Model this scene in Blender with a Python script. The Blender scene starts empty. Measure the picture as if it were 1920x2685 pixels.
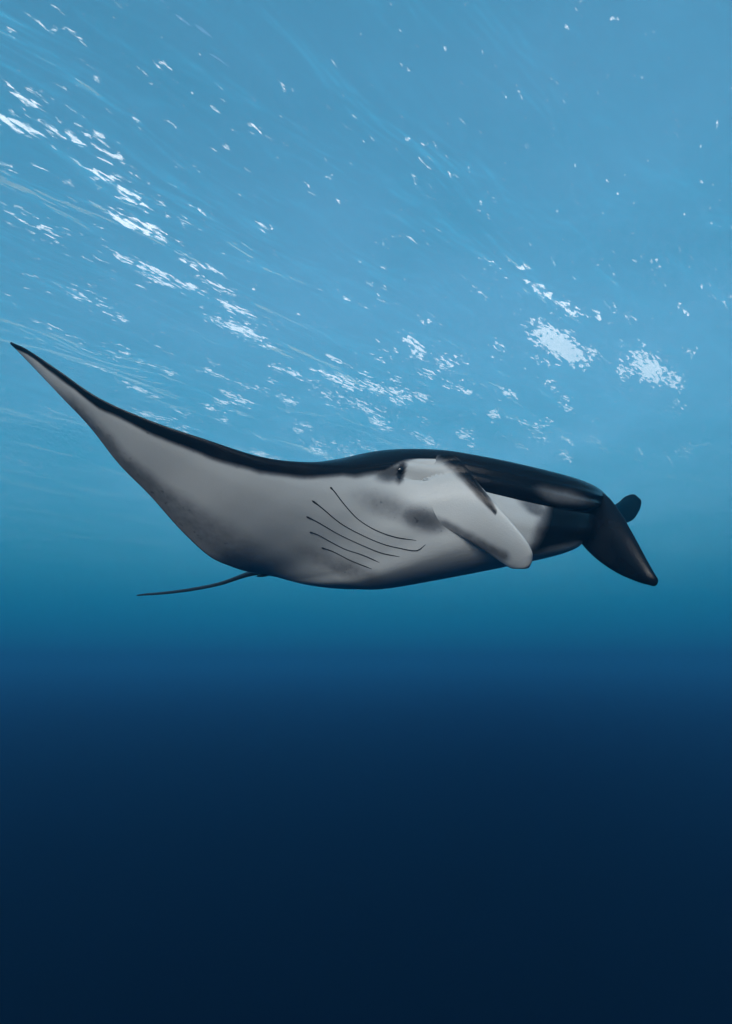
import bpy, bmesh, math, random
import numpy as np
from mathutils import Vector, Matrix
from mathutils.bvhtree import BVHTree

S = bpy.context.scene
C = S.collection
R = math.radians

# ------------------------------------------------------------------ camera, sky, sun, exposure
DEPTH = 10.0          # the camera swims this far under the sea surface (z = 0)
PITCH = 13.5
F = 1600.0           # focal length in pixels of the 1920 wide photograph
cam = bpy.data.cameras.new('camera')
co = bpy.data.objects.new('camera', cam)
C.objects.link(co)
cam.sensor_fit = 'HORIZONTAL'
cam.sensor_width = 36
cam.lens = 36 * F / 1920
cam.clip_start = 0.05
cam.clip_end = 3000
co.location = (0, 0, -DEPTH)
co.rotation_euler = (R(90 + PITCH), 0, 0)
S.camera = co

SUN_EL, SUN_AZ = 14.0, 199.0     # behind the photographer, to the left
w = bpy.data.worlds.new('World')
S.world = w
w.use_nodes = True
nt = w.node_tree
bg = nt.nodes['Background']
sk = nt.nodes.new('ShaderNodeTexSky')
sk.sky_type = 'NISHITA'
sk.sun_disc = False
sk.sun_elevation = R(SUN_EL)
sk.sun_rotation = R(SUN_AZ)
nt.links.new(sk.outputs[0], bg.inputs[0])
bg.inputs[1].default_value = 0.055
sd = bpy.data.lights.new('sun', 'SUN')
so = bpy.data.objects.new('sun', sd)
C.objects.link(so)
sd.energy = 5
sd.angle = R(45)      # spread by the waves overhead
sd.color = (1, 0.95, 0.88)
so.rotation_euler = (R(90 - SUN_EL), 0, math.pi - R(SUN_AZ))
vs = S.view_settings
vs.view_transform = 'Standard'
vs.look = 'None'
vs.gamma = 1
vs.exposure = 2.82
c = S.cycles
c.max_bounces = 5
c.volume_bounces = 1
c.transparent_max_bounces = 32
c.glossy_bounces = 2
c.diffuse_bounces = 1
c.transmission_bounces = 4
c.use_denoising = True

ROT = co.rotation_euler.to_matrix()
CAM = Vector((0, 0, -DEPTH))
def P(px, py, d):
    return ROT @ Vector(((px - 960) / F * d, -(py - 1342.5) / F * d, -d)) + CAM
RN = np.array(ROT); CN = np.array(CAM)
def proj(A):
    q = (np.asarray(A) - CN) @ RN
    d = -q[:, 2]
    return q[:, 0] / d * F + 960, 1342.5 - q[:, 1] / d * F, d

# ------------------------------------------------------------------ materials
def new_mat(name):
    m = bpy.data.materials.new(name)
    m.use_nodes = True
    m.node_tree.nodes.clear()
    N = m.node_tree
    out = N.nodes.new('ShaderNodeOutputMaterial')
    return m, N, out
def node(N, t, **kw):
    n = N.nodes.new(t)
    for k, v in kw.items():
        if k in n.inputs: n.inputs[k].default_value = v
        else: setattr(n, k, v)
    return n
def math_node(N, op, a, b=None, clamp=False):
    n = N.nodes.new('ShaderNodeMath'); n.operation = op; n.use_clamp = clamp
    for i, x in enumerate((a, b)):
        if x is None: continue
        if hasattr(x, 'links') or hasattr(x, 'is_output'): N.links.new(x, n.inputs[i])
        else: n.inputs[i].default_value = x
    return n.outputs[0]

def link_mesh(name, V, Fc, mat, parent=None, smooth=True):
    me = bpy.data.meshes.new(name)
    me.from_pydata([tuple(v) for v in V], [], [tuple(f) for f in Fc])
    if smooth: me.polygons.foreach_set('use_smooth', [True] * len(me.polygons))
    o = bpy.data.objects.new(name, me)
    C.objects.link(o)
    if mat: me.materials.append(mat)
    if parent: o.parent = parent
    return o

# ------------------------------------------------------------------ the sea: bodies of water that share one top;
# upper boxes scatter more, so the fade into darkness is built into their colours
def water_body(z1, z0, dens, color, E=900):
    V = [(x, y, z) for z in (z0, z1) for y in (-E, E) for x in (-E, E)]
    Q = [(0, 2, 3, 1), (4, 5, 7, 6), (0, 1, 5, 4), (2, 6, 7, 3), (0, 4, 6, 2), (1, 3, 7, 5)]
    m, N, out = new_mat('sea_water')
    p = node(N, 'ShaderNodeVolumePrincipled')
    p.inputs['Color'].default_value = (*color, 1)
    p.inputs['Absorption Color'].default_value = (0, 0, 0, 1)
    p.inputs['Density'].default_value = dens
    p.inputs['Anisotropy'].default_value = 0.0
    N.links.new(p.outputs[0], out.inputs['Volume'])
    o = link_mesh('water_volume', V, Q, m, smooth=False)  # closed box of sea water
    o['kind'] = 'stuff'
    return o
for i, (zb, dn_, cl_) in enumerate([
        (-62, .012, (.001, .004, .02)), (-15.5, .004, (.06, .19, .66)), (-13.2, .007, (.055, .30, .72)),
        (-11.3, .010, (.03, .46, .78)), (-9.3, .013, (.02, .60, .82)), (-7.5, .021, (.02, .63, .82))]):
    water_body(-.9 - .01 * i, zb, dn_, cl_, 900 - 2 * i)
water_body(-19, -61.8, .09, (.001, .008, .03), 880)     # near-black absorbing water, added to darken the deep

m, N, out = new_mat('deep_sand')
b = node(N, 'ShaderNodeBsdfPrincipled', Roughness=.9)
nz = node(N, 'ShaderNodeTexNoise', Scale=.3, Detail=6.0)
cr = node(N, 'ShaderNodeValToRGB')
cr.color_ramp.elements[0].color = (.08, .07, .05, 1); cr.color_ramp.elements[1].color = (.16, .14, .11, 1)
N.links.new(nz.outputs[0], cr.inputs[0]); N.links.new(cr.outputs[0], b.inputs['Base Color']); N.links.new(b.outputs[0], out.inputs[0])
n = 60
gx, gy = np.meshgrid(np.linspace(-800, 800, n), np.linspace(-800, 800, n))
gz = -60 + .5 * np.sin(gx * .07) * np.cos(gy * .09) + .3 * np.sin(gx * .21 + gy * .13)
I = np.arange(n * n).reshape(n, n)
def grid_faces(I): return np.stack([I[:-1, :-1], I[:-1, 1:], I[1:, 1:], I[1:, :-1]], -1).reshape(-1, 4).tolist()
o = link_mesh('seabed', np.stack([gx, gy, gz], -1).reshape(-1, 3), grid_faces(I), m)
o['kind'] = 'structure'

# ------------------------------------------------------------------ the sea surface seen from below
nx, ny = 640, 560
gx, gy = np.meshgrid(np.linspace(-80, 80, nx), np.linspace(-40, 120, ny))
rng = np.random.RandomState(3)
gz = np.zeros_like(gx)
for k in range(40):
    lam = rng.uniform(1.5, 9); th = R(-42) + rng.normal(0, .45)
    gz += .0021 * lam * np.sin(2 * np.pi / lam * (gx * np.cos(th) + gy * np.sin(th)) + rng.uniform(0, 7))
glint = np.zeros_like(gx)
# glints painted on the surface as pale patches: centre, half length, half width (in the photograph), strength
GLINTS = [(1470,905,105,22,1.6),(1420,900,40,10,1),(1555,925,40,10,1),(1700,965,90,20,1.4),(1770,1000,55,14,1),(1640,975,40,14,1),(1370,698,32,9,1),(1412,758,50,11,1),
 (1490,808,60,11,1.1),(1565,832,40,8,.9),(1310,905,32,8,1),(1085,900,36,12,1.1),(1122,840,28,14,.8),(1124,978,28,14,.8),(990,1020,50,14,.9),(1040,1030,50,12,.9),
 (1100,1038,40,10,.9),(980,1085,45,8,.6),(1640,830,60,8,.7),(1720,700,60,12,.4),(1460,340,30,8,.5),(1880,340,40,8,.4),(1810,920,35,8,.7),(1450,1010,45,10,.6),
 (1420,1150,45,10,.6),(1540,1150,35,8,.6),(1120,1150,60,14,.7),(830,1180,36,16,.9),(900,1005,60,16,.9),(860,1040,50,12,.8),(940,1060,50,12,.8),(770,985,60,12,.9),
 (640,1010,60,10,.6),(620,1080,50,8,.5),(25,215,40,13,1),(70,255,40,11,.9),(42,322,70,16,1),(160,345,60,12,.9),(245,352,45,11,.9),(128,248,40,9,.8),(300,405,45,13,1.1),
 (280,462,60,13,1.1),(355,525,45,13,1.1),(362,592,75,19,1.1),(420,548,40,8,.7),(90,605,85,36,.5),(130,640,40,10,.7),(380,705,70,13,1.1),(420,742,50,12,1),(505,700,36,10,1.1),
 (550,705,30,8,.9),(500,755,60,9,.9),(570,755,45,11,1.1),(618,812,46,14,1.1),(628,868,80,19,1.1),(240,785,85,30,.55),(320,840,50,12,.6),(690,848,40,8,.7),(470,670,40,8,.6),
 (480,418,45,5,.8),(550,555,50,5,.8),(815,500,50,5,.8),(1120,500,50,5,.8),(820,835,50,5,.8),(560,270,30,6,.6),(600,400,30,5,.7),(520,350,30,5,.6),(20,440,25,12,.9),(200,100,60,6,.5),
 (150,60,60,6,.5),(830,350,40,5,.4),(1000,640,30,6,.7),(1080,640,30,6,.6),(900,770,60,8,.6),(350,930,60,10,.4),(230,960,50,10,.35)]
rf = random.Random(11)
for _ in range(170):
    a, b = rf.uniform(-60, 1980), rf.uniform(0, 1220)
    if rf.random() > .25 + .55 * (b / 1220) + (.35 if a < 700 else 0): continue
    GLINTS.append((a, b, rf.uniform(18, 60), rf.uniform(4, 13), rf.uniform(.3, .7) * (.55 if a > 900 and b < 650 else 1)))
for _ in range(70):
    GLINTS.append((rf.uniform(350, 1500), rf.uniform(900, 1220), rf.uniform(15, 50), rf.uniform(4, 12), rf.uniform(.6, 1.05)))
pz = np.array([P(a, b, 1.0) for a, b, *_ in GLINTS])
for (a, b, hl, hw, st), p in zip(GLINTS, pz):
    dr = p - CN
    if dr[2] < .05: continue
    t = DEPTH / dr[2]
    g = CN + dr * t
    e = dr[2] / np.linalg.norm(dr)
    r = np.linalg.norm(dr) * t
    # local frame: image x and image y on the plane
    ux = (gx - g[0]) * F / t
    uy = -(gy - g[1]) * F / t * e * 1.02
    uy = -uy                       # further away is lower in the picture
    ca, sa = math.cos(R(24)), math.sin(R(24))
    q1 = (ux * ca + uy * sa) / hl; q2 = (-ux * sa + uy * ca) / hw
    glint = np.maximum(glint, st * np.exp(-.5 * (q1 ** 2 + q2 ** 2) * 1.6))
I = np.arange(nx * ny).reshape(ny, nx)
m, N, out = new_mat('sea_surface')
o = link_mesh('sea_surface', np.stack([gx, gy, gz], -1).reshape(-1, 3), grid_faces(I), m)
o['kind'] = 'structure'
at = o.data.attributes.new('glint', 'FLOAT', 'POINT')
at.data.foreach_set('value', glint.reshape(-1).astype(np.float32))
L = N.links.new
tc = node(N, 'ShaderNodeTexCoord')
rt = node(N, 'ShaderNodeMapping'); rt.inputs['Rotation'].default_value = (0, 0, R(-48))
L(tc.outputs['Object'], rt.inputs[0])
mp = node(N, 'ShaderNodeMapping'); mp.inputs['Scale'].default_value = (.25, .75, 1)
L(rt.outputs[0], mp.inputs[0])
nz = node(N, 'ShaderNodeTexNoise', Scale=1.2, Detail=3.0, Distortion=.4)
L(mp.outputs[0], nz.inputs[0])
bp = node(N, 'ShaderNodeBump', Distance=.4, Strength=1.0)
L(nz.outputs[0], bp.inputs['Height'])
fr = node(N, 'ShaderNodeFresnel', IOR=2.6)
L(bp.outputs[0], fr.inputs['Normal'])
n3 = node(N, 'ShaderNodeTexNoise', Scale=.11, Detail=3.0, Distortion=.6)
L(rt.outputs[0], n3.inputs[0])
fac = math_node(N, 'MULTIPLY', fr.outputs[0], math_node(N, 'ADD', .24, math_node(N, 'MULTIPLY', n3.outputs[0], .52)))
tr = node(N, 'ShaderNodeBsdfTransparent')
gl = node(N, 'ShaderNodeBsdfGlossy', Roughness=.08)
L(bp.outputs[0], gl.inputs['Normal'])
mix = node(N, 'ShaderNodeMixShader')
L(fac, mix.inputs[0]); L(tr.outputs[0], mix.inputs[1]); L(gl.outputs[0], mix.inputs[2])
# glints of sky and sun, painted in as white translucent patches
fa = node(N, 'ShaderNodeAttribute', attribute_name='glint')
mp2 = node(N, 'ShaderNodeMapping'); mp2.inputs['Scale'].default_value = (.75, 2.2, 1)
L(rt.outputs[0], mp2.inputs[0])
n2 = node(N, 'ShaderNodeTexNoise', Scale=3.9, Detail=3.0, Roughness=.55, Distortion=.5)
L(mp2.outputs[0], n2.inputs[0])
s = math_node(N, 'ADD', n2.outputs[0], math_node(N, 'MULTIPLY', fa.outputs['Fac'], .30))
s = math_node(N, 'ADD', s, math_node(N, 'MULTIPLY', n3.outputs[0], .12))
mr = node(N, 'ShaderNodeMapRange'); mr.inputs['From Min'].default_value = .735; mr.inputs['From Max'].default_value = .85
L(s, mr.inputs['Value'])
tl = node(N, 'ShaderNodeBsdfTranslucent'); tl.inputs[0].default_value = (.9, .92, .92, 1)
mix2 = node(N, 'ShaderNodeMixShader')
L(math_node(N, 'MULTIPLY', mr.outputs[0], .5), mix2.inputs[0]); L(mix.outputs[0], mix2.inputs[1]); L(tl.outputs[0], mix2.inputs[2])
L(mix2.outputs[0], out.inputs[0])

# ------------------------------------------------------------------ manta ray
manta = bpy.data.objects.new('manta_ray', None)
C.objects.link(manta)
manta.location = P(960, 1400, 3.1)
bpy.context.view_layer.update()
MI = manta.matrix_world.inverted()
manta['label'] = 'black and white manta ray gliding with one wing raised under the sea surface'
manta['category'] = 'manta ray'

def crom(Pn, n, closed=False, axis=0):
    """Catmull-Rom resampling of a control array along axis 0"""
    A = np.moveaxis(np.asarray(Pn, float), axis, 0)
    K = len(A)
    if closed: t = np.linspace(0, K, n, endpoint=False)
    else: t = np.linspace(0, K - 1, n)
    i = np.floor(t).astype(int)
    if not closed: i = np.minimum(i, K - 2)
    f = (t - i)
    f = f.reshape((-1,) + (1,) * (A.ndim - 1))
    def g(j):
        if closed: return A[j % K]
        lo = 2 * A[0] - A[1]; hi = 2 * A[-1] - A[-2]
        B = np.concatenate([lo[None], A, hi[None]])
        return B[np.clip(j + 1, 0, K + 1)]
    p0, p1, p2, p3 = g(i - 1), g(i), g(i + 1), g(i + 2)
    r = .5 * (2 * p1 + (p2 - p0) * f + (2 * p0 - 5 * p1 + 4 * p2 - p3) * f ** 2 + (3 * p1 - p0 - 3 * p2 + p3) * f ** 3)
    return np.moveaxis(r, 0, axis)

# stations from the near wing tip to the far wing tip: leading point, trailing point, thickness below / above
ST = [
 # L px, py, d      T px, py, d       tb    ta    head
 ((28, 897, 2.36), (34, 907, 2.37), .005, .005, 0),
 ((72, 917, 2.34), (90, 966, 2.38), .008, .008, 0),
 ((150, 969, 2.32), (165, 1045, 2.38), .011, .012, 0),
 ((260, 1044, 2.30), (235, 1119, 2.40), .015, .017, 0),
 ((400, 1105, 2.29), (312, 1217, 2.43), .022, .025, 0),
 ((540, 1153, 2.30), (392, 1298, 2.47), .034, .04, 0),
 ((680, 1198, 2.33), (474, 1390, 2.52), .055, .062, 0),
 ((800, 1215, 2.37), (548, 1458, 2.59), .08, .085, 0),
 ((930, 1219, 2.42), (606, 1485, 2.66), .12, .15, 0),
 ((1060, 1204, 2.46), (650, 1498, 2.73), .175, .175, .35),
 ((1190, 1207, 2.46), (676, 1501, 2.79), .23, .17, 1),
 ((1310, 1229, 2.45), (690, 1500, 2.84), .27, .18, 1),
 ((1450, 1260, 2.47), (702, 1498, 2.90), .265, .17, 1),
 ((1560, 1288, 2.57), (730, 1492, 3.02), .225, .16, 1),
 ((1592, 1302, 2.82), (800, 1470, 3.2), .17, .14, .35),
 ((1596, 1318, 3.27), (960, 1430, 3.55), .10, .10, 0),
 ((1598, 1325, 3.68), (1200, 1400, 3.9), .06, .06, 0),
 ((1604, 1330, 4.10), (1440, 1380, 4.22), .03, .03, 0),
 ((1622, 1318, 4.34), (1600, 1378, 4.42), .016, .016, 0),
 ((1640, 1302, 4.44), (1655, 1366, 4.46), .012, .012, 0),
 ((1662, 1296, 4.48), (1676, 1340, 4.49), .010, .010, 0),
 ((1679, 1308, 4.50), (1682, 1322, 4.50), .006, .006, 0),
]
Lp = np.array([P(*s_[0]) for s_ in ST]); Tp = np.array([P(*s_[1]) for s_ in ST])
mid = .5 * (Lp + Tp)
span = np.gradient(mid, axis=0)
# profile: (chord fraction, offset below as share of tb, offset above as share of ta)
PV = [(0, 0), (.002, -.05), (.004, -.08), (.007, -.12), (.012, -.17), (.03, -.30), (.07, -.50), (.14, -.75), (.25, -.95), (.38, -1), (.52, -.94), (.66, -.80), (.80, -.55), (.92, -.24)]
PD = [(1, 0), (.92, .15), (.80, .42), (.64, .72), (.48, .93), (.32, 1), (.18, .9), (.09, .68), (.035, .42), (.008, .18)]
# head: (metres back from the upper lip, metres below)
HV = [(0, 0), (-.006, -.022), (.006, -.043), (.004, -.066), (.03, -.085), (.10, -.095), (.035, -.108), (.03, -.16), (.06, -.225), (.20, -.285)]
NJ = len(PV) + len(PD)
NET = np.zeros((len(ST), NJ, 3))
for k, s_ in enumerate(ST):
    ch = Tp[k] - Lp[k]; cl = np.linalg.norm(ch)
    nrm = np.cross(ch, span[k]); nrm /= np.linalg.norm(nrm)
    if nrm[2] < 0: nrm = -nrm
    h = s_[4]
    if h: 
        up = np.array((0, 0, 1.0)); nn = (1 - h) * nrm + h * (.55 * nrm + .45 * up); nrm = nn / np.linalg.norm(nn)
    cu = ch / cl
    for j, (cf, of) in enumerate(PV):
        p = Lp[k] + ch * cf + nrm * of * s_[2]
        if h and j < len(HV):
            fb, dn = HV[j]
            q = Lp[k] + cu * fb + nrm * dn * min(1, s_[2] / .28)
            p = p * (1 - h) + q * h
        NET[k, j] = p
    for j, (cf, of) in enumerate(PD):
        NET[k, len(PV) + j] = Lp[k] + ch * cf + nrm * of * s_[3]
NU, NP = 380, 330
G = crom(crom(NET, NU, axis=0), NP, closed=True, axis=1)
V = G.reshape(-1, 3)
I = np.arange(NU * NP).reshape(NU, NP)
Q = np.stack([I[:-1, :], np.roll(I, -1, 1)[:-1, :], np.roll(I, -1, 1)[1:, :], I[1:, :]], -1).reshape(-1, 4).tolist()
Q.append(I[0, ::-1].tolist()); Q.append(I[-1, :].tolist())
jj = np.tile(np.linspace(0, NJ, NP, endpoint=False), NU)      # profile coordinate
uu = np.repeat(np.linspace(0, len(ST) - 1, NU), NP)           # station coordinate
part = np.zeros(len(V))

def fin_loft(secs, thick, n_u=170, n_p=96):
    A = np.array([P(*s_[0]) for s_ in secs]); B = np.array([P(*s_[1]) for s_ in secs])
    A = crom(A, n_u); B = crom(B, n_u); th = crom(np.array(thick, float)[:, None], n_u)[:, 0]
    mid = .5 * (A + B); tg = np.gradient(mid, axis=0)
    ang = np.linspace(0, 2 * np.pi, n_p, endpoint=False)
    out_ = np.zeros((n_u, n_p, 3))
    for i in range(n_u):
        e1 = .5 * (A[i] - B[i]); n_ = np.cross(e1, tg[i]); n_ /= np.linalg.norm(n_) + 1e-9
        if n_ @ (CN - mid[i]) < 0: n_ = -n_
        for k, a in enumerate(ang):
            ca, sa = math.cos(a), math.sin(a)
            out_[i, k] = mid[i] + e1 * ca + n_ * th[i] * sa + n_ * th[i] * .25 * (1 - ca * ca)
    return out_
NEAR = [((1075, 1205, 2.51), (1040, 1325, 2.48)), ((1140, 1194, 2.495), (1088, 1352, 2.43)), ((1196, 1198, 2.41), (1138, 1370, 2.40)), ((1252, 1264, 2.32), (1198, 1400, 2.36)),
        ((1322, 1346, 2.23), (1266, 1440, 2.33)), ((1373, 1408, 2.17), (1318, 1476, 2.295)), ((1394, 1444, 2.16), (1342, 1490, 2.265)), ((1396, 1468, 2.18), (1364, 1491, 2.225)), ((1390, 1483, 2.21), (1380, 1489, 2.215))]
FAR = [((1545, 1275, 2.70), (1490, 1350, 2.72)), ((1592, 1300, 2.65), (1506, 1390, 2.70)), ((1628, 1345, 2.56), (1526, 1426, 2.65)), ((1660, 1400, 2.48), (1565, 1466, 2.58)), ((1692, 1460, 2.41), (1618, 1502, 2.50)),
       ((1714, 1500, 2.37), (1668, 1524, 2.43)), ((1726, 1520, 2.36), (1700, 1533, 2.39)), ((1724, 1530, 2.37), (1716, 1533, 2.38))]
bvh0 = BVHTree.FromPolygons([Vector(v) for v in V.tolist()], Q)
def add_loft(V, Q, jj, uu, part, loft, pid):
    n_u, n_p = loft.shape[:2]; base = len(V)
    I = np.arange(n_u * n_p).reshape(n_u, n_p) + base
    Q += np.stack([I[:-1, :], np.roll(I, -1, 1)[:-1, :], np.roll(I, -1, 1)[1:, :], I[1:, :]], -1).reshape(-1, 4).tolist()
    Q.append(I[0, ::-1].tolist()); Q.append(I[-1, :].tolist())
    V = np.concatenate([V, loft.reshape(-1, 3)])
    jj = np.concatenate([jj, np.tile(np.linspace(0, 2 * np.pi, n_p, endpoint=False), n_u)])
    uu = np.concatenate([uu, np.repeat(np.linspace(0, 1, n_u), n_p)])
    part = np.concatenate([part, np.full(n_u * n_p, pid)])
    return V, Q, jj, uu, part
V, Q, jj, uu, part = add_loft(V, Q, jj, uu, part, fin_loft(NEAR, [.02, .024, .028, .026, .021, .017, .014, .010, .005]), 1)
V, Q, jj, uu, part = add_loft(V, Q, jj, uu, part, fin_loft(FAR, [.03, .035, .035, .03, .025, .02, .014, .006]), 2)

# ---- pigment: 0 white belly skin, 1 black back skin (stored per vertex; some sheen, rim highlight and crease shade painted in)
px, py, dd = proj(V)
def wob(sd_, fr_):
    r_ = np.random.RandomState(sd_); a_ = np.zeros(len(V))
    for o_ in range(14):
        k_ = r_.normal(0, fr_ * (1 + o_ / 5), 3); a_ += np.sin(V @ k_ + r_.uniform(0, 7)) / (1 + o_ / 5)
    return a_ / 3
px0, py0 = px.copy(), py.copy()
px = px + wob(1, 14) * 5; py = py + wob(2, 14) * 3
def sm(x, a, b):
    t = np.clip((x - a) / (b - a), 0, 1); return t * t * (3 - 2 * t)
def ell(cx, cy, rx, ry, ang=0, soft=.5):
    ca, sa = math.cos(R(ang)), math.sin(R(ang))
    q1 = ((px - cx) * ca + (py - cy) * sa) / rx; q2 = (-(px - cx) * sa + (py - cy) * ca) / ry
    r = np.sqrt(q1 ** 2 + q2 ** 2)
    return 1 - sm(r, 1 - soft, 1 + soft)
def seg(pts, wd, soft=.6):
    d = np.full(len(px), 1e9)
    for (x0, y0), (x1, y1) in zip(pts[:-1], pts[1:]):
        vx, vy = x1 - x0, y1 - y0
        t = np.clip(((px - x0) * vx + (py - y0) * vy) / (vx * vx + vy * vy), 0, 1)
        d = np.minimum(d, np.hypot(px - x0 - t * vx, py - y0 - t * vy))
    return 1 - sm(d / wd, 1 - soft, 1 + soft)
body = part == 0
NVn = len(PV)
pig = np.zeros(len(V))
dors = body & (jj > NVn - .02)
wing = body & (uu < 8.6)
# black wraps round the leading edge of the wing on to the belly side
topl = np.interp(px, [28, 72, 150, 260, 400, 540, 680, 800, 930, 1010], [897, 915, 966, 1041, 1104, 1156, 1194, 1210, 1200, 1170])
bandw = np.interp(px, [28, 150, 260, 400, 540, 680, 800, 900, 1000], [10, 22, 30, 36, 42, 46, 44, 44, 66])
lead = (1 - sm(py0 - topl, bandw * .78, bandw * 1.22)) * (1 - sm(px, 985, 1040))
pig = np.where(body & ~dors & (uu < 9.6), np.maximum(pig, lead), pig)
# dusky margin along the trailing edge
line = [(150, 1010), (240, 1090), (330, 1190), (430, 1270), (560, 1345), (680, 1420), (740, 1470)]
lx = np.array([a for a, _ in line]); ly = np.array([b for _, b in line])
below = py - np.interp(px, lx, ly)
dusk = sm(below, -25, 35) * .58 * (1 - .3 * sm(below, 70, 140)) * np.interp(px, [90, 200, 420, 600, 740], [0, 1, .9, .45, 0])
pig = np.where(body & ~dors & (uu < 11.5), np.maximum(pig, dusk), pig)
pig = np.where(body & (np.abs(jj - NVn) < .26) & (uu < 9), 1, pig)
sp = .30 * ell(880, 1478, 95, 24, 22, .7) + .12 * ell(940, 1505, 70, 20, 15, .7)
sp = np.maximum(sp, .72 * ell(1112, 1362, 60, 27, 14, .75))
sp = np.maximum(sp, .36 * ell(1020, 1328, 75, 26, 20, .9))
pig = np.where(body & ~dors, np.maximum(pig, sp), pig)
# head: black above a ragged line, dark round the eye, pale patch in front of it
hd = body & ~dors & (uu >= 8.2) & (px < 1215)
ln = np.interp(px, [860, 960, 1010, 1050, 1100, 1180, 1215], [1240, 1240, 1236, 1212, 1196, 1194, 1215])
pig = np.where(hd, np.maximum(pig, 1 - sm(py - ln, -6, 10)), pig)
eyed = np.maximum(.95 * ell(1050, 1238, 13, 30, 15, .4), .7 * ell(1022, 1240, 34, 22, -10, .6))
pig = np.where((part < 2) & ~dors & (px < 1215), np.maximum(pig, eyed), pig)
# upper lip black with a patch of sheen painted in, lower jaw pale with dark corner
lip = body & (uu >= 9.8) & (uu < 15) & (jj < 5.4)
pig = np.where(lip, 1 - .42 * ell(1482, 1306, 62, 20, 16, .7), pig)
jaw = body & ~dors & ~lip & (px > 1215)
jw = np.maximum(sm(px + .35 * (py - 1350), 1400, 1450) * (1 - sm(py - np.interp(px, [1390, 1540], [1452, 1418]), -10, 14)), .7 * ell(1330, 1285, 22, 12, 10) )
jw = np.maximum(jw, .8 * ell(1370, 1300, 26, 14, 20)); jw = np.maximum(jw, .5 * ell(1400, 1330, 40, 18, 30))
pig = np.where(jaw, np.maximum(pig, jw), pig)
pig = np.where(body & (uu > 14.5), 1, pig)
pig = np.where(dors, 1, pig)
# near cephalic fin: pale outside, ragged black band along the front edge, crease shade painted along its lower edge
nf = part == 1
ef = seg([(1060, 1188), (1120, 1184), (1175, 1192), (1205, 1215), (1250, 1278), (1300, 1345)], np.interp(py, [1190, 1250, 1300, 1350], [18, 20, 13, 3]), .7)
ef = ef * sm(px, 1120, 1160)
ef = np.maximum(ef, .5 * seg([(1120, 1362), (1200, 1394), (1322, 1458)], 13, .8))
ef = np.maximum(ef, (1 - sm(py - np.interp(px, [1040, 1080, 1180], [1212, 1200, 1196]), -8, 8)))
ef = np.maximum(ef, eyed)
pig = np.where(nf, ef, pig)
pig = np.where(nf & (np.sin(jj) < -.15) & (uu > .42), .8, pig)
pig = np.where(nf & (np.abs(np.angle(np.exp(1j * jj))) < .1) & (uu > .4), .1, pig)  # pale rim painted in for the highlight on the front edge
pig = np.where(part == 2, 1, pig)

# ---- skin material
m, N, out = new_mat('manta_skin')
L = N.links.new
b = node(N, 'ShaderNodeBsdfPrincipled')
at = node(N, 'ShaderNodeAttribute', attribute_name='pigment')
tc = node(N, 'ShaderNodeTexCoord')
n1 = node(N, 'ShaderNodeTexNoise', Scale=28.0, Detail=6.0, Roughness=.65)
L(tc.outputs['Object'], n1.inputs[0])
n2 = node(N, 'ShaderNodeTexNoise', Scale=5.0, Detail=4.0)
L(tc.outputs['Object'], n2.inputs[0])
k = math_node(N, 'MULTIPLY', math_node(N, 'SUBTRACT', n1.outputs[0], .5), .35)
# noise works where the pigment changes
wgt = math_node(N, 'MULTIPLY', math_node(N, 'MULTIPLY', at.outputs['Fac'], math_node(N, 'SUBTRACT', 1.0, at.outputs['Fac'])), 4.0)
pg = math_node(N, 'ADD', at.outputs['Fac'], math_node(N, 'MULTIPLY', k, wgt), clamp=True)
pg = math_node(N, 'ADD', pg, math_node(N, 'MULTIPLY', math_node(N, 'SUBTRACT', n2.outputs[0], .5), .12), clamp=True)
n4 = node(N, 'ShaderNodeTexNoise', Scale=42.0, Detail=2.0)
L(tc.outputs['Object'], n4.inputs[0])
spk = node(N, 'ShaderNodeMapRange'); spk.inputs['From Min'].default_value = .66; spk.inputs['From Max'].default_value = .74
L(n4.outputs[0], spk.inputs['Value'])
pg = math_node(N, 'ADD', pg, math_node(N, 'MULTIPLY', math_node(N, 'MULTIPLY', spk.outputs[0], wgt), .18), clamp=True)
cr = node(N, 'ShaderNodeValToRGB')
E_ = cr.color_ramp.elements
E_[0].position = 0; E_[0].color = (.42, .44, .445, 1)
E_[1].position = 1; E_[1].color = (.003, .004, .0065, 1)
e = E_.new(.5); e.color = (.13, .136, .145, 1)
L(pg, cr.inputs[0])
L(cr.outputs[0], b.inputs['Base Color'])
b.inputs['Roughness'].default_value = .27
b.inputs['Specular IOR Level'].default_value = .15
n3 = node(N, 'ShaderNodeTexNoise', Scale=160.0, Detail=3.0)
L(tc.outputs['Object'], n3.inputs[0])
bp = node(N, 'ShaderNodeBump', Strength=.25, Distance=.004)
L(n3.outputs[0], bp.inputs['Height']); L(bp.outputs[0], b.inputs['Normal'])
L(b.outputs[0], out.inputs[0])
SKIN = m

Vl = V - np.array(manta.location)
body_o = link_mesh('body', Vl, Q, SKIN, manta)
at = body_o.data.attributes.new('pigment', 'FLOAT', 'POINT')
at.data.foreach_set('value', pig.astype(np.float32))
bm = bmesh.new(); bm.from_mesh(body_o.data); bmesh.ops.recalc_face_normals(bm, faces=bm.faces); bm.to_mesh(body_o.data); bm.free()

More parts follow.
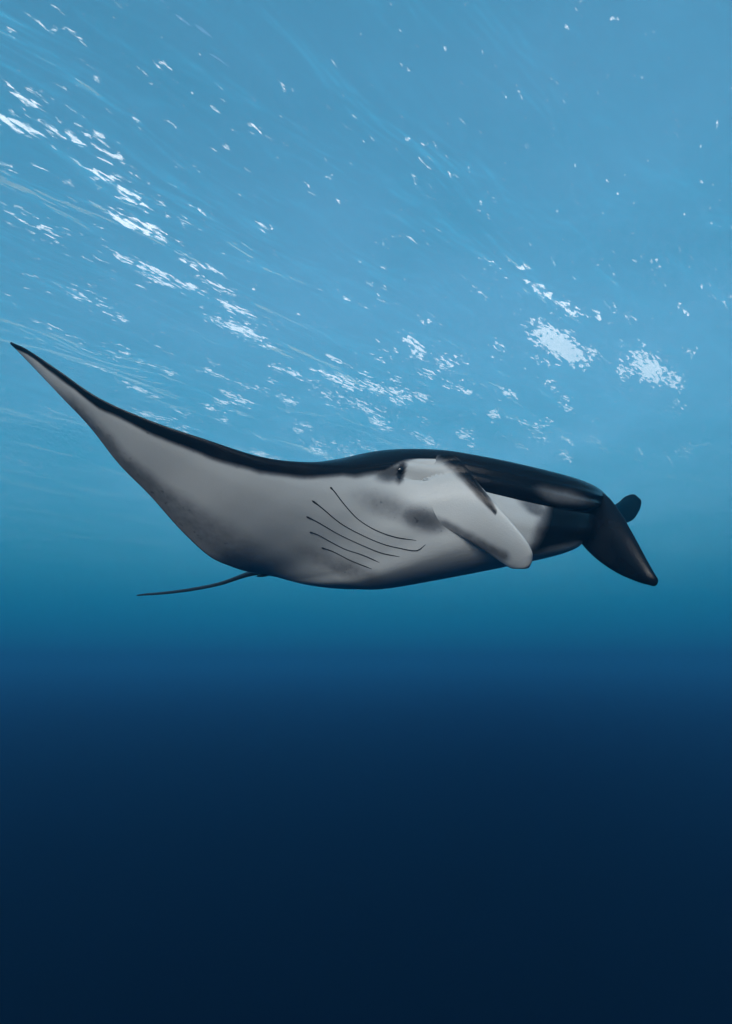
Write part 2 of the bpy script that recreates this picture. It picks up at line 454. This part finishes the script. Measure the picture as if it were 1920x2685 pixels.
# shading of the fin roots flows out of the head
me = body_o.data
nv = np.zeros(len(V) * 3); me.vertex_normals.foreach_get('vector', nv); nv = nv.reshape(-1, 3)
for i in np.nonzero((part == 1) & (uu < .6))[0]:
    t = min(1, max(0, (uu[i] - .16) / .40)); t = 1 - t * t * (3 - 2 * t)
    q_, _, fi, dist = bvh0.find_nearest(Vector(V[i]))
    if np.sin(jj[i]) < -.3: continue
    nb = nv[Q[fi][0]]
    nn = nv[i] * (1 - t) + nb * t
    nv[i] = nn / (np.linalg.norm(nn) + 1e-9)
me.normals_split_custom_set_from_vertices(nv.tolist())

def simple_mat(name, colr, rough=.4, spec=.5):
    m, N, out = new_mat(name)
    b = node(N, 'ShaderNodeBsdfPrincipled', Roughness=rough)
    nz = node(N, 'ShaderNodeTexNoise', Scale=30.0, Detail=4.0)
    tc = node(N, 'ShaderNodeTexCoord'); N.links.new(tc.outputs['Object'], nz.inputs[0])
    cr = node(N, 'ShaderNodeValToRGB')
    cr.color_ramp.elements[0].color = (*[x * .7 for x in colr], 1); cr.color_ramp.elements[1].color = (*[min(1, x * 1.3) for x in colr], 1)
    b.inputs['Specular IOR Level'].default_value = spec
    N.links.new(nz.outputs[0], cr.inputs[0]); N.links.new(cr.outputs[0], b.inputs['Base Color']); N.links.new(b.outputs[0], out.inputs[0])
    return m
DARK = simple_mat('dark_skin', (.015, .016, .02), .4)
SLIT = simple_mat('gill_opening', (.02, .022, .024), .8, .1)

def tube(name, pts, rad, mat, parent, n=60, k=12, flat=None):
    A = crom(np.array(pts, float), n); r = crom(np.array(rad, float)[:, None], n)[:, 0]
    tg = np.gradient(A, axis=0); tg /= np.linalg.norm(tg, axis=1)[:, None]
    V = []
    for i in range(n):
        ref = flat[min(i, len(flat) - 1)] if flat is not None else np.array((0, 0, 1.0))
        e2 = ref - tg[i] * (ref @ tg[i]); e2 /= np.linalg.norm(e2)
        e1 = np.cross(tg[i], e2)
        for a in np.linspace(0, 2 * np.pi, k, endpoint=False):
            V.append(A[i] + e1 * math.cos(a) * r[i] + e2 * math.sin(a) * r[i] * (.5 if flat is not None else 1))
    I = np.arange(n * k).reshape(n, k)
    Q = np.stack([I[:-1, :], np.roll(I, -1, 1)[:-1, :], np.roll(I, -1, 1)[1:, :], I[1:, :]], -1).reshape(-1, 4).tolist()
    Q.append(I[0, ::-1].tolist()); Q.append(I[-1, :].tolist())
    return link_mesh(name, np.array(V) - np.array(manta.location), Q, mat, parent)

# gill slits lie in the belly skin: points found on the skin itself
dg = bpy.context.evaluated_depsgraph_get()
bvh = BVHTree.FromPolygons([Vector(v) for v in V.tolist()], Q)
def on_skin(x, y):
    d = (P(x, y, 1) - CAM).normalized()
    h, n_, _, t = bvh.ray_cast(CAM, d)
    if h is None: return None, None
    if n_.dot(d) > 0: n_ = -n_
    return np.array(h), np.array(n_)
GILL = [
 [(866, 1277), (878, 1290), (905, 1325), (940, 1362), (985, 1390), (1035, 1408), (1092, 1417)],
 [(818, 1312), (842, 1330), (893, 1372), (945, 1401), (1000, 1425), (1045, 1437), (1092, 1444), (1116, 1428)],
 [(803, 1354), (835, 1370), (890, 1402), (950, 1430), (1000, 1450), (1048, 1460)],
 [(812, 1395), (835, 1403), (900, 1438), (950, 1455), (995, 1475)],
 [(843, 1436), (875, 1447), (920, 1470), (975, 1492)],
]
for g in GILL:
    g2 = crom(np.array(g, float), 40)
    pts, nn = [], []
    for x, y in g2:
        h, n_ = on_skin(x, y)
        if h is not None: pts.append(h + n_ * .0005); nn.append(n_)
    n_ = len(pts)
    rad = np.interp(np.linspace(0, 1, n_), [0, .03, .12, .5, .9, 1], [.0008, .0045, .0024, .0019, .0024, .0008])
    tube('gill_slit', pts, rad, SLIT, manta, n=n_, k=8, flat=nn)

# eye
h, n_ = on_skin(1051, 1234)
def ball(name, c_, r, mat, parent, sq=(1, 1, 1)):
    bm = bmesh.new(); bmesh.ops.create_uvsphere(bm, u_segments=28, v_segments=16, radius=r)
    for v in bm.verts: v.co = Vector((v.co.x * sq[0], v.co.y * sq[1], v.co.z * sq[2])) + Vector(c_) - manta.location
    me = bpy.data.meshes.new(name); bm.to_mesh(me); bm.free()
    me.polygons.foreach_set('use_smooth', [True] * len(me.polygons)); me.materials.append(mat)
    o = bpy.data.objects.new(name, me); C.objects.link(o); o.parent = parent; return o
EYE = simple_mat('eye_glass', (.006, .006, .008), .12, .6)
ball('eye', h - n_ * .011, .017, EYE, manta, (1, 1, 1))

# tail and pelvic fin
tube('tail', [P(735, 1488, 2.86), P(690, 1494, 2.91), P(640, 1509, 3.02), P(575, 1531, 3.17), P(500, 1546, 3.36), P(430, 1555, 3.53), P(390, 1558, 3.64), P(360, 1561, 3.72)],
     [.03, .022, .012, .0095, .009, .008, .007, .0045], DARK, manta)
tube('pelvic_fin', [P(715, 1488, 2.77), P(703, 1500, 2.75), P(690, 1507, 2.76), P(674, 1511, 2.79)], [.015, .016, .011, .003], DARK, manta, n=24)
